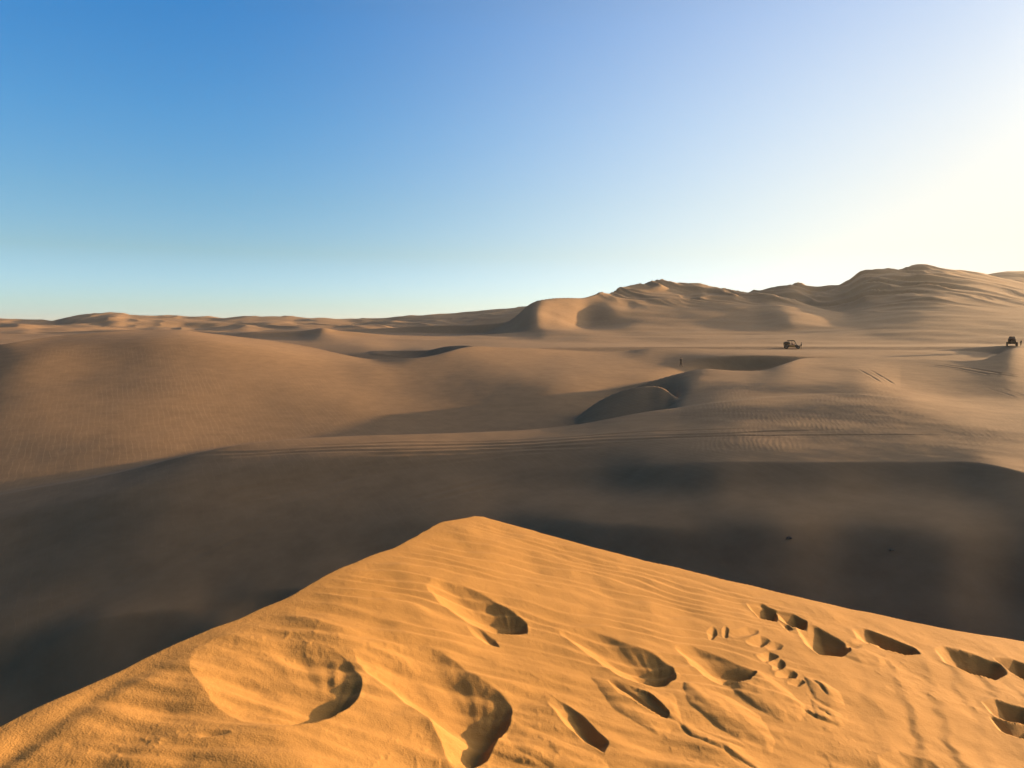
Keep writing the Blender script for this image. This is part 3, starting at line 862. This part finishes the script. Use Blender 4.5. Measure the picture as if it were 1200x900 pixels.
def buggy(label, loc, rz, paint, side_paint, seat_mat, roof_cloth, L=4.0, W=1.9, H=2.2, canopy=False):
    t = thing('dune_buggy', label, 'dune buggy', loc, rz)
    hx, hw = L / 2, W / 2
    wb = hx - 0.55
    for sy in (-1, 1):
        wheel(t, -wb, sy * (hw - 0.05), 0.47, 0.40)
        wheel(t, wb, sy * (hw - 0.08), 0.42, 0.30)
    bm = bmesh.new()                                           # tub with sloping nose
    prism(bm, [(-hx + 0.75, 0.48), (hx - 0.55, 0.46), (hx - 0.08, 0.62), (hx - 0.12, 0.80), (hx - 0.95, 1.06), (hx - 1.2, 1.08), (-hx + 0.95, 1.02), (-hx + 0.75, 0.9)], -hw + 0.36, hw - 0.36, 0.05)
    body = link('body', bm, paint, t)
    for y0, y1 in ((-hw + 0.29, -hw + 0.355), (hw - 0.355, hw - 0.29)):
        bm = bmesh.new()
        prism(bm, [(-0.75, 0.62), (0.72, 0.62), (0.62, 0.95), (-0.65, 0.98)], y0, y1, 0.015)
        link('side_panel', bm, side_paint, t)
    for x in (-0.85, 0.1):
        for y in (-0.36, 0.36):
            bm = bmesh.new()
            prism(bm, [(x, 1.03), (x + 0.46, 1.06), (x + 0.46, 1.18), (x + 0.08, 1.16), (x - 0.10, 1.72), (x - 0.22, 1.70), (x - 0.10, 1.05)], y - 0.24, y + 0.24, 0.03)
            link('seat', bm, seat_mat, t)
    bm = bmesh.new()                                           # roll cage
    yb, yt = hw - 0.34, hw - 0.46
    for sy in (-1, 1):
        tube(bm, [(-hx + 0.25, sy * yb, 0.75), (-1.25, sy * yb, 1.5), (-1.0, sy * yt, H - 0.08), (0.2, sy * yt, H), (0.62, sy * yt, H - 0.12), (1.15, sy * yb, 1.1), (hx - 0.15, sy * (yb - 0.2), 0.72)], 0.05)
        tube(bm, [(-1.15, sy * yb, 0.5), (-1.1, sy * yb, 1.5), (-1.0, sy * yt, H - 0.08)], 0.035)
        tube(bm, [(-0.1, sy * yb, 0.5), (-0.05, sy * yt, H - 0.02)], 0.03)
        tube(bm, [(-1.15, sy * yb, 1.35), (1.0, sy * yb, 1.25)], 0.025)
        tube(bm, [(-wb, sy * 0.35, 0.6), (-wb, sy * (hw - 0.12), 0.47)], 0.05)
        tube(bm, [(wb, sy * 0.3, 0.6), (wb, sy * (hw - 0.12), 0.42)], 0.045)
    for x, z in ((-1.0, H - 0.08), (0.2, H), (0.62, H - 0.12)):
        tube(bm, [(x, -yt, z), (x, yt, z)], 0.032)
    link('roll_cage', bm, M_TUBE, t)
    bm = bmesh.new()
    if canopy:                                                 # rounded canvas hood over the cage
        n, m = 13, 9
        g = []
        for i in range(n):
            u = i / (n - 1)
            x = -1.62 + 2.3 * u
            top_ = 1.0 + (H + 0.03 - 1.0) * (1 - abs(2 * u - 0.95) ** 3.2 * 0.55)
            rowv = []
            for k in range(m):
                a = math.pi * k / (m - 1)
                rowv.append(bm.verts.new((x, -math.cos(a) * (hw - 0.08) * (0.88 + 0.12 * math.sin(a)), 0.72 + (top_ - 0.72) * math.sin(a) ** 0.55)))
            g.append(rowv)
        for i in range(n - 1):
            for k in range(m - 1):
                bm.faces.new((g[i][k], g[i + 1][k], g[i + 1][k + 1], g[i][k + 1]))
        bm.faces.new(g[0])
        bmesh.ops.solidify(bm, geom=bm.faces[:], thickness=0.02)
        link('canopy', bm, roof_cloth, t)
    else:
        prism(bm, [(-1.3, H + 0.02), (0.25, H + 0.05), (0.72, H - 0.08), (0.72, H + 0.02), (0.25, H + 0.18), (-1.3, H + 0.17)], -yt - 0.08, yt + 0.08, 0.012)
        link('roof', bm, roof_cloth, t)
    bm = bmesh.new()                                           # rear engine
    prism(bm, [(-hx + 0.05, 0.55), (-hx + 0.8, 0.5), (-hx + 0.8, 1.2), (-hx + 0.45, 1.42), (-hx + 0.1, 1.2)], -0.42, 0.42, 0.05)
    for y in (-0.3, -0.1, 0.1, 0.3):
        tube(bm, [(-hx + 0.5, y, 1.35), (-hx + 0.25, y, 1.5), (-hx - 0.02, y, 1.32), (-hx - 0.05, y, 0.9)], 0.035)
    link('engine', bm, M_ENG, t)
    bm = bmesh.new()                                           # luggage strapped over the engine
    ball(bm, (-1.3, 0, 1.52), 0.42, (2.2, 1.9, 1.05), 3)
    link('luggage', bm, M_CANV, t)
    bm = bmesh.new()
    tube(bm, [(hx - 0.25, -0.62, 0.5), (hx + 0.05, -0.5, 0.6), (hx + 0.08, 0, 0.62), (hx + 0.05, 0.5, 0.6), (hx - 0.25, 0.62, 0.5)], 0.04)
    tube(bm, [(hx - 0.05, -0.35, 0.9), (hx + 0.06, -0.3, 0.62)], 0.03); tube(bm, [(hx - 0.05, 0.35, 0.9), (hx + 0.06, 0.3, 0.62)], 0.03)
    link('bumper', bm, M_TUBE, t)
    for y in (-0.42, 0.42):
        bm = bmesh.new()
        ball(bm, (hx - 0.2, y, 0.98), 0.10, (0.8, 1, 1))
        link('headlight', bm, M_GLASS, t)
    bm = bmesh.new()
    rg = [(0.62 - 0.06 * math.cos(a) * 0.4, 0.36 + 0.17 * math.cos(a), 1.33 + 0.17 * math.sin(a)) for a in np.linspace(0, 2 * math.pi, 17)]
    tube(bm, rg, 0.018, 6); tube(bm, [(0.62, 0.36, 1.33), (0.95, 0.36, 1.05)], 0.02, 6)
    link('steering_wheel', bm, M_TUBE, t)
    return t


# ---- people: one skinned body each, clothing and hair as parts
def skinned(name, verts, edges, radii, mat, parent, root=0, sub=2):
    me = bpy.data.meshes.new(name); me.from_pydata([tuple(v) for v in verts], edges, []); me.update()
    o = bpy.data.objects.new(name, me); COL.objects.link(o)
    sk = o.modifiers.new('skin', 'SKIN'); sk.use_smooth_shade = True
    d = me.skin_vertices[0].data
    for i, r in enumerate(radii):
        d[i].radius = (r, r) if not isinstance(r, tuple) else r
        d[i].use_root = (i == root)
    sd = o.modifiers.new('round', 'SUBSURF'); sd.levels = sub; sd.render_levels = sub
    me.materials.append(mat)
    o.parent = parent
    return o


M_SKIN = simple('skin', (0.30, 0.17, 0.11), 0.6, var=0.08)
M_HAIR = simple('dark_hair', (0.012, 0.010, 0.009), 0.7)


def person(label, loc, rz, coat, legs, stride=0.0, arm=0.10):
    t = thing('person', label, 'person', loc, rz)              # faces local +x
    H_ = Vector
    V = [H_((0, 0, 0.95)), H_((0.0, 0, 1.12)), H_((-0.01, 0, 1.30)), H_((-0.01, 0, 1.42)), H_((0.01, 0, 1.50)), H_((0.02, 0, 1.58)), H_((0.025, 0, 1.68))]
    rad = [(0.145, 0.11), (0.13, 0.10), (0.16, 0.11), (0.10, 0.085), 0.055, (0.085, 0.075), (0.075, 0.075)]
    E = [(i, i + 1) for i in range(6)]

    def add(p, r, frm):
        V.append(H_(p)); rad.append(r); E.append((frm, len(V) - 1)); return len(V) - 1
    nose = add((0.125, 0, 1.60), 0.016, 5)
    joints = {}
    for s in (-1, 1):
        st = stride * s
        h = add((0.0, s * 0.095, 0.90), 0.088, 0)
        k = add((0.03 + st * 0.16, s * 0.10, 0.50), 0.058, h)
        a = add((-0.02 + st * 0.36, s * 0.10, 0.09 + 0.05 * max(0, -st)), 0.040, k)
        f = add((0.16 + st * 0.36, s * 0.11, 0.035 + 0.02 * max(0, -st)), (0.036, 0.030), a)
        sh = add((-0.01, s * 0.185, 1.40), 0.060, 3)
        el = add((-0.03 - st * 0.14, s * 0.235, 1.12), 0.042, sh)
        wr = add((0.05 - st * 0.30 + arm, s * 0.23, 0.90), 0.028, el)
        pa = add((0.07 - st * 0.34 + arm, s * 0.225, 0.82), (0.036, 0.018), wr)
        for q, (ln, dx) in enumerate(((0.07, -0.028), (0.08, -0.010), (0.075, 0.010), (0.06, 0.027))):
            m1 = add(V[pa] + H_((dx, 0, -0.045)), 0.0095, pa)
            add(V[m1] + H_((dx * 0.2 + 0.008, -s * 0.015, -ln * 0.6)), 0.0085, m1)
        th = add(V[wr] + H_((0.045, -s * 0.012, -0.055)), 0.011, wr)
        add(V[th] + H_((0.012, -s * 0.01, -0.04)), 0.009, th)
        joints[s] = (h, k, a, f, sh, el, wr)
    skinned('body', V, E, rad, M_SKIN, t, 0, 1)
    # jacket
    jv = [H_((0, 0, 0.90)), V[1], V[2], V[3], H_((0.0, 0, 1.47))]; jr = [(0.185, 0.145), (0.165, 0.13), (0.19, 0.14), (0.13, 0.11), 0.075]; je = [(0, 1), (1, 2), (2, 3), (3, 4)]
    for s in (-1, 1):
        h, k, a, f, sh, el, wr = joints[s]
        b = len(jv)
        jv += [V[sh], V[el], V[el].lerp(V[wr], 0.9)]; jr += [0.080, 0.062, 0.050]; je += [(3, b), (b, b + 1), (b + 1, b + 2)]
    skinned('jacket', jv, je, jr, coat, t, 0, 1)
    tv = [H_((0, 0, 0.97))]; tr = [(0.16, 0.13)]; te = []
    for s in (-1, 1):
        h, k, a, f, sh, el, wr = joints[s]
        b = len(tv)
        tv += [V[h], V[k], V[a] + H_((0, 0, 0.03))]; tr += [0.108, 0.078, 0.066]; te += [(0, b), (b, b + 1), (b + 1, b + 2)]
    skinned('trousers', tv, te, tr, legs, t, 0, 1)
    for s in (-1, 1):
        h, k, a, f, sh, el, wr = joints[s]
        bm = bmesh.new()
        c = (V[a] + V[f]) * 0.5
        ball(bm, (c.x, c.y, V[f].z + 0.012), 0.06, (2.3, 0.95, 0.85), 2)
        link('shoe', bm, M_BLK, t)
    bm = bmesh.new()
    ball(bm, (0.0, 0, 1.665), 0.105, (1.02, 0.95, 1.0), 3)
    for v in bm.verts:
        if v.co.x > 0.03 and v.co.z < 1.70:
            v.co.x = 0.03
    link('hair', bm, M_HAIR, t)
    return t


M_COAT = simple('dark_jacket_cloth', (0.014, 0.014, 0.017), 0.85)
M_COAT2 = simple('black_jacket_cloth', (0.010, 0.010, 0.011), 0.85)
M_LEG = simple('dark_trouser_cloth', (0.022, 0.018, 0.016), 0.9)


def settle(o, px, py, sink=0.0):
    x, y = hit(px, py)
    o.location = (x, y, ground(x, y) - sink)
    return x, y


b1 = buggy('open dune buggy with yellow sides and flat dark roof, person standing at its nose', (0, 0, 0), R(-14), M_BLK, M_YEL, M_SEAT, M_CANV, L=4.1, W=1.95, H=2.15)
settle(b1, 928, 408.6, 0.06)
b2 = buggy('black dune buggy with rounded canvas hood at the far right above a shaded slip face', (0, 0, 0), R(58), M_BLK, M_BLK, M_DSEAT, M_CANV, L=3.9, W=1.95, H=2.15, canopy=True)
settle(b2, 1185.5, 405.2, 0.06)
p1 = person('person in dark clothes walking alone on the slope left of the small shaded hollow', (0, 0, 0), R(-70), M_COAT, M_LEG, stride=0.55)
settle(p1, 798, 429.3, 0.02)
p2 = person('person in black standing close in front of the yellow dune buggy', (0, 0, 0), R(160), M_COAT2, M_LEG, stride=0.15, arm=0.2)
settle(p2, 938.8, 408.8, 0.02)
p3 = person('person standing to the right of the black dune buggy with the rounded hood', (0, 0, 0), R(200), M_COAT, M_LEG, stride=0.1)
settle(p3, 1196.3, 405.2, 0.02)

M_STONE = simple('dark_stone', (0.05, 0.045, 0.04), 0.9)
for (px, py, r, lab) in ((925, 631, 0.09, 'small dark stone lying alone on the shaded basin slope, left of the paler one'),
                         (1045, 645, 0.08, 'small greyish stone half buried in the shaded basin, right of the dark one')):
    bm = bmesh.new()
    ball(bm, (0, 0, 0), r, (1.5, 1.0, 0.7), 3)
    for v in bm.verts:
        n_ = float(noise(np.array([v.co.x * 9 + px]), np.array([v.co.y * 9 + v.co.z * 7]), 3)[0])
        v.co *= 1 + 0.35 * n_
    o = link('stone', bm, M_STONE if px < 1000 else simple('grey_stone', (0.15, 0.115, 0.075), 0.9))
    o['label'] = lab; o['category'] = 'stone'
    settle(o, px, py, -r * 0.25)
# ------------------------------------------------------------------ camera, sun, sky
cam = bpy.data.cameras.new('camera'); co = bpy.data.objects.new('camera', cam); COL.objects.link(co)
co.location = (0, 0, 0); co.rotation_euler = (math.pi / 2 - PITCH, 0, 0)
cam.sensor_fit = 'HORIZONTAL'; cam.sensor_width = 36; cam.lens = 36 * F_PX / 1200
cam.clip_start = 0.05; cam.clip_end = 30000
SC.camera = co

w = bpy.data.worlds.new('World'); SC.world = w; w.use_nodes = True
nt = w.node_tree
sky = nt.nodes.new('ShaderNodeTexSky'); sky.sky_type = 'NISHITA'; sky.sun_disc = False
sky.sun_elevation = R(SUN_EL); sky.sun_rotation = R(SUN_AZ)
sky.air_density = 1.0; sky.dust_density = 0.3; sky.ozone_density = 2.0; sky.altitude = 0
bg = nt.nodes['Background']; bg.inputs['Strength'].default_value = SKY_STRENGTH
sv = Vector((math.sin(R(SUN_AZ)) * math.cos(R(SUN_EL)), math.cos(R(SUN_AZ)) * math.cos(R(SUN_EL)), math.sin(R(SUN_EL))))
# desert air graded by hand: the blue deepens overhead, the horizon pales, and a wide cream glow surrounds the sun
tc = nt.nodes.new('ShaderNodeTexCoord')
sep = nt.nodes.new('ShaderNodeSeparateXYZ'); nt.links.new(tc.outputs['Generated'], sep.inputs[0])
ramp = nt.nodes.new('ShaderNodeValToRGB'); ramp.color_ramp.interpolation = 'B_SPLINE' if False else 'LINEAR'
nt.links.new(sep.outputs['Z'], ramp.inputs['Fac'])
stops = [(0.0, (0.76, 1.45, 4.1)), (0.03, (0.78, 1.29, 2.75)), (0.095, (0.74, 1.01, 1.45)), (0.16, (0.64, 1.0, 1.39)), (0.25, (0.47, 1.0, 1.5)), (0.36, (0.30, 0.95, 1.58)), (0.5, (0.28, 0.80, 1.28)), (0.75, (0.24, 0.56, 0.84))]  # overhead stops, out of view, lowered to darken and warm the shade
el = ramp.color_ramp.elements
el[0].position, el[1].position = stops[0][0], stops[-1][0]
for p, c in stops[1:-1]:
    el.new(p)
for e, (p, c) in zip(sorted(el, key=lambda q: q.position), stops):
    e.color = tuple(v / 5.0 for v in c) + (1,)


def vm(op, a, b):
    n = nt.nodes.new('ShaderNodeVectorMath'); n.operation = op
    for i, v in enumerate((a, b)):
        if v == 0.0:
            continue
        if isinstance(v, tuple):
            n.inputs[i].default_value = v
        else:
            nt.links.new(v, n.inputs[i])
    return n


def mm(op, a, b):
    n = nt.nodes.new('ShaderNodeMath'); n.operation = op
    for i, v in enumerate((a, b)):
        if isinstance(v, (int, float)):
            n.inputs[i].default_value = v
        else:
            nt.links.new(v, n.inputs[i])
    return n.outputs[0]


graded = vm('MULTIPLY', vm('MULTIPLY', sky.outputs['Color'], ramp.outputs['Color']).outputs[0], (5.0, 5.0, 5.0)).outputs[0]
cs = mm('MAXIMUM', vm('DOT_PRODUCT', tc.outputs['Generated'], tuple(sv)).outputs['Value'], 0.0)
gv = (math.sin(R(SUN_AZ)) * math.cos(R(14)), math.cos(R(SUN_AZ)) * math.cos(R(14)), math.sin(R(14)))
cg = mm('MAXIMUM', vm('DOT_PRODUCT', tc.outputs['Generated'], gv).outputs['Value'], 0.0)
# unseen sky away from the sun, dimmed by hand to deepen slip-face shade
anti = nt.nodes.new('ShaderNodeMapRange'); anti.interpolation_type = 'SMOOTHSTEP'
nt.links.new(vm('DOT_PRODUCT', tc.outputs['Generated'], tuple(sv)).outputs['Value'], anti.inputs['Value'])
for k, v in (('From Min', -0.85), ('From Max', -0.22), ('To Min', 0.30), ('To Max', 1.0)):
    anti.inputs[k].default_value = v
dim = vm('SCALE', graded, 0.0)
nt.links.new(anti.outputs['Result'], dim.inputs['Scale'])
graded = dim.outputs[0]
glow = mm('POWER', cs, 2.05)
lift = nt.nodes.new('ShaderNodeMapRange'); lift.interpolation_type = 'LINEAR'
nt.links.new(sep.outputs['Z'], lift.inputs['Value'])
for k, v in (('From Min', 0.1), ('From Max', 0.6), ('To Min', 1.38), ('To Max', 0.25)):
    lift.inputs[k].default_value = v
glow = mm('MINIMUM', mm('MULTIPLY', glow, lift.outputs['Result']), 1.0)
gl = 1.0 / (SKY_STRENGTH * 2 ** EXPOSURE)
mx = nt.nodes.new('ShaderNodeMix'); mx.data_type = 'RGBA'
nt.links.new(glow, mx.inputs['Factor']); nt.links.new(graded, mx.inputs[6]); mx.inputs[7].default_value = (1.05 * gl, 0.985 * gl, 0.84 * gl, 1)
core = vm('SCALE', (1.2 * gl, 1.0 * gl, 0.70 * gl), 0.0)  # extra warm lobe above the sun, out of view, added to fill flat sand
nt.links.new(mm('MULTIPLY', mm('POWER', cg, 38.0), CORE), core.inputs['Scale'])
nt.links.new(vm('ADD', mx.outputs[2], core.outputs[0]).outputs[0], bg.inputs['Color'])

sl = bpy.data.lights.new('sun', 'SUN'); so = bpy.data.objects.new('sun', sl); COL.objects.link(so)
sl.energy = 5.0; sl.angle = R(0.6); sl.color = (1.0, 0.65, 0.33)
so.rotation_euler = sv.to_track_quat('Z', 'Y').to_euler(); so.location = sv * 60

SC.view_settings.view_transform = 'Standard'; SC.view_settings.look = 'None'
SC.view_settings.exposure = EXPOSURE; SC.view_settings.gamma = 1.0; SC.view_settings.use_curve_mapping = False
SC.cycles.use_denoising = True
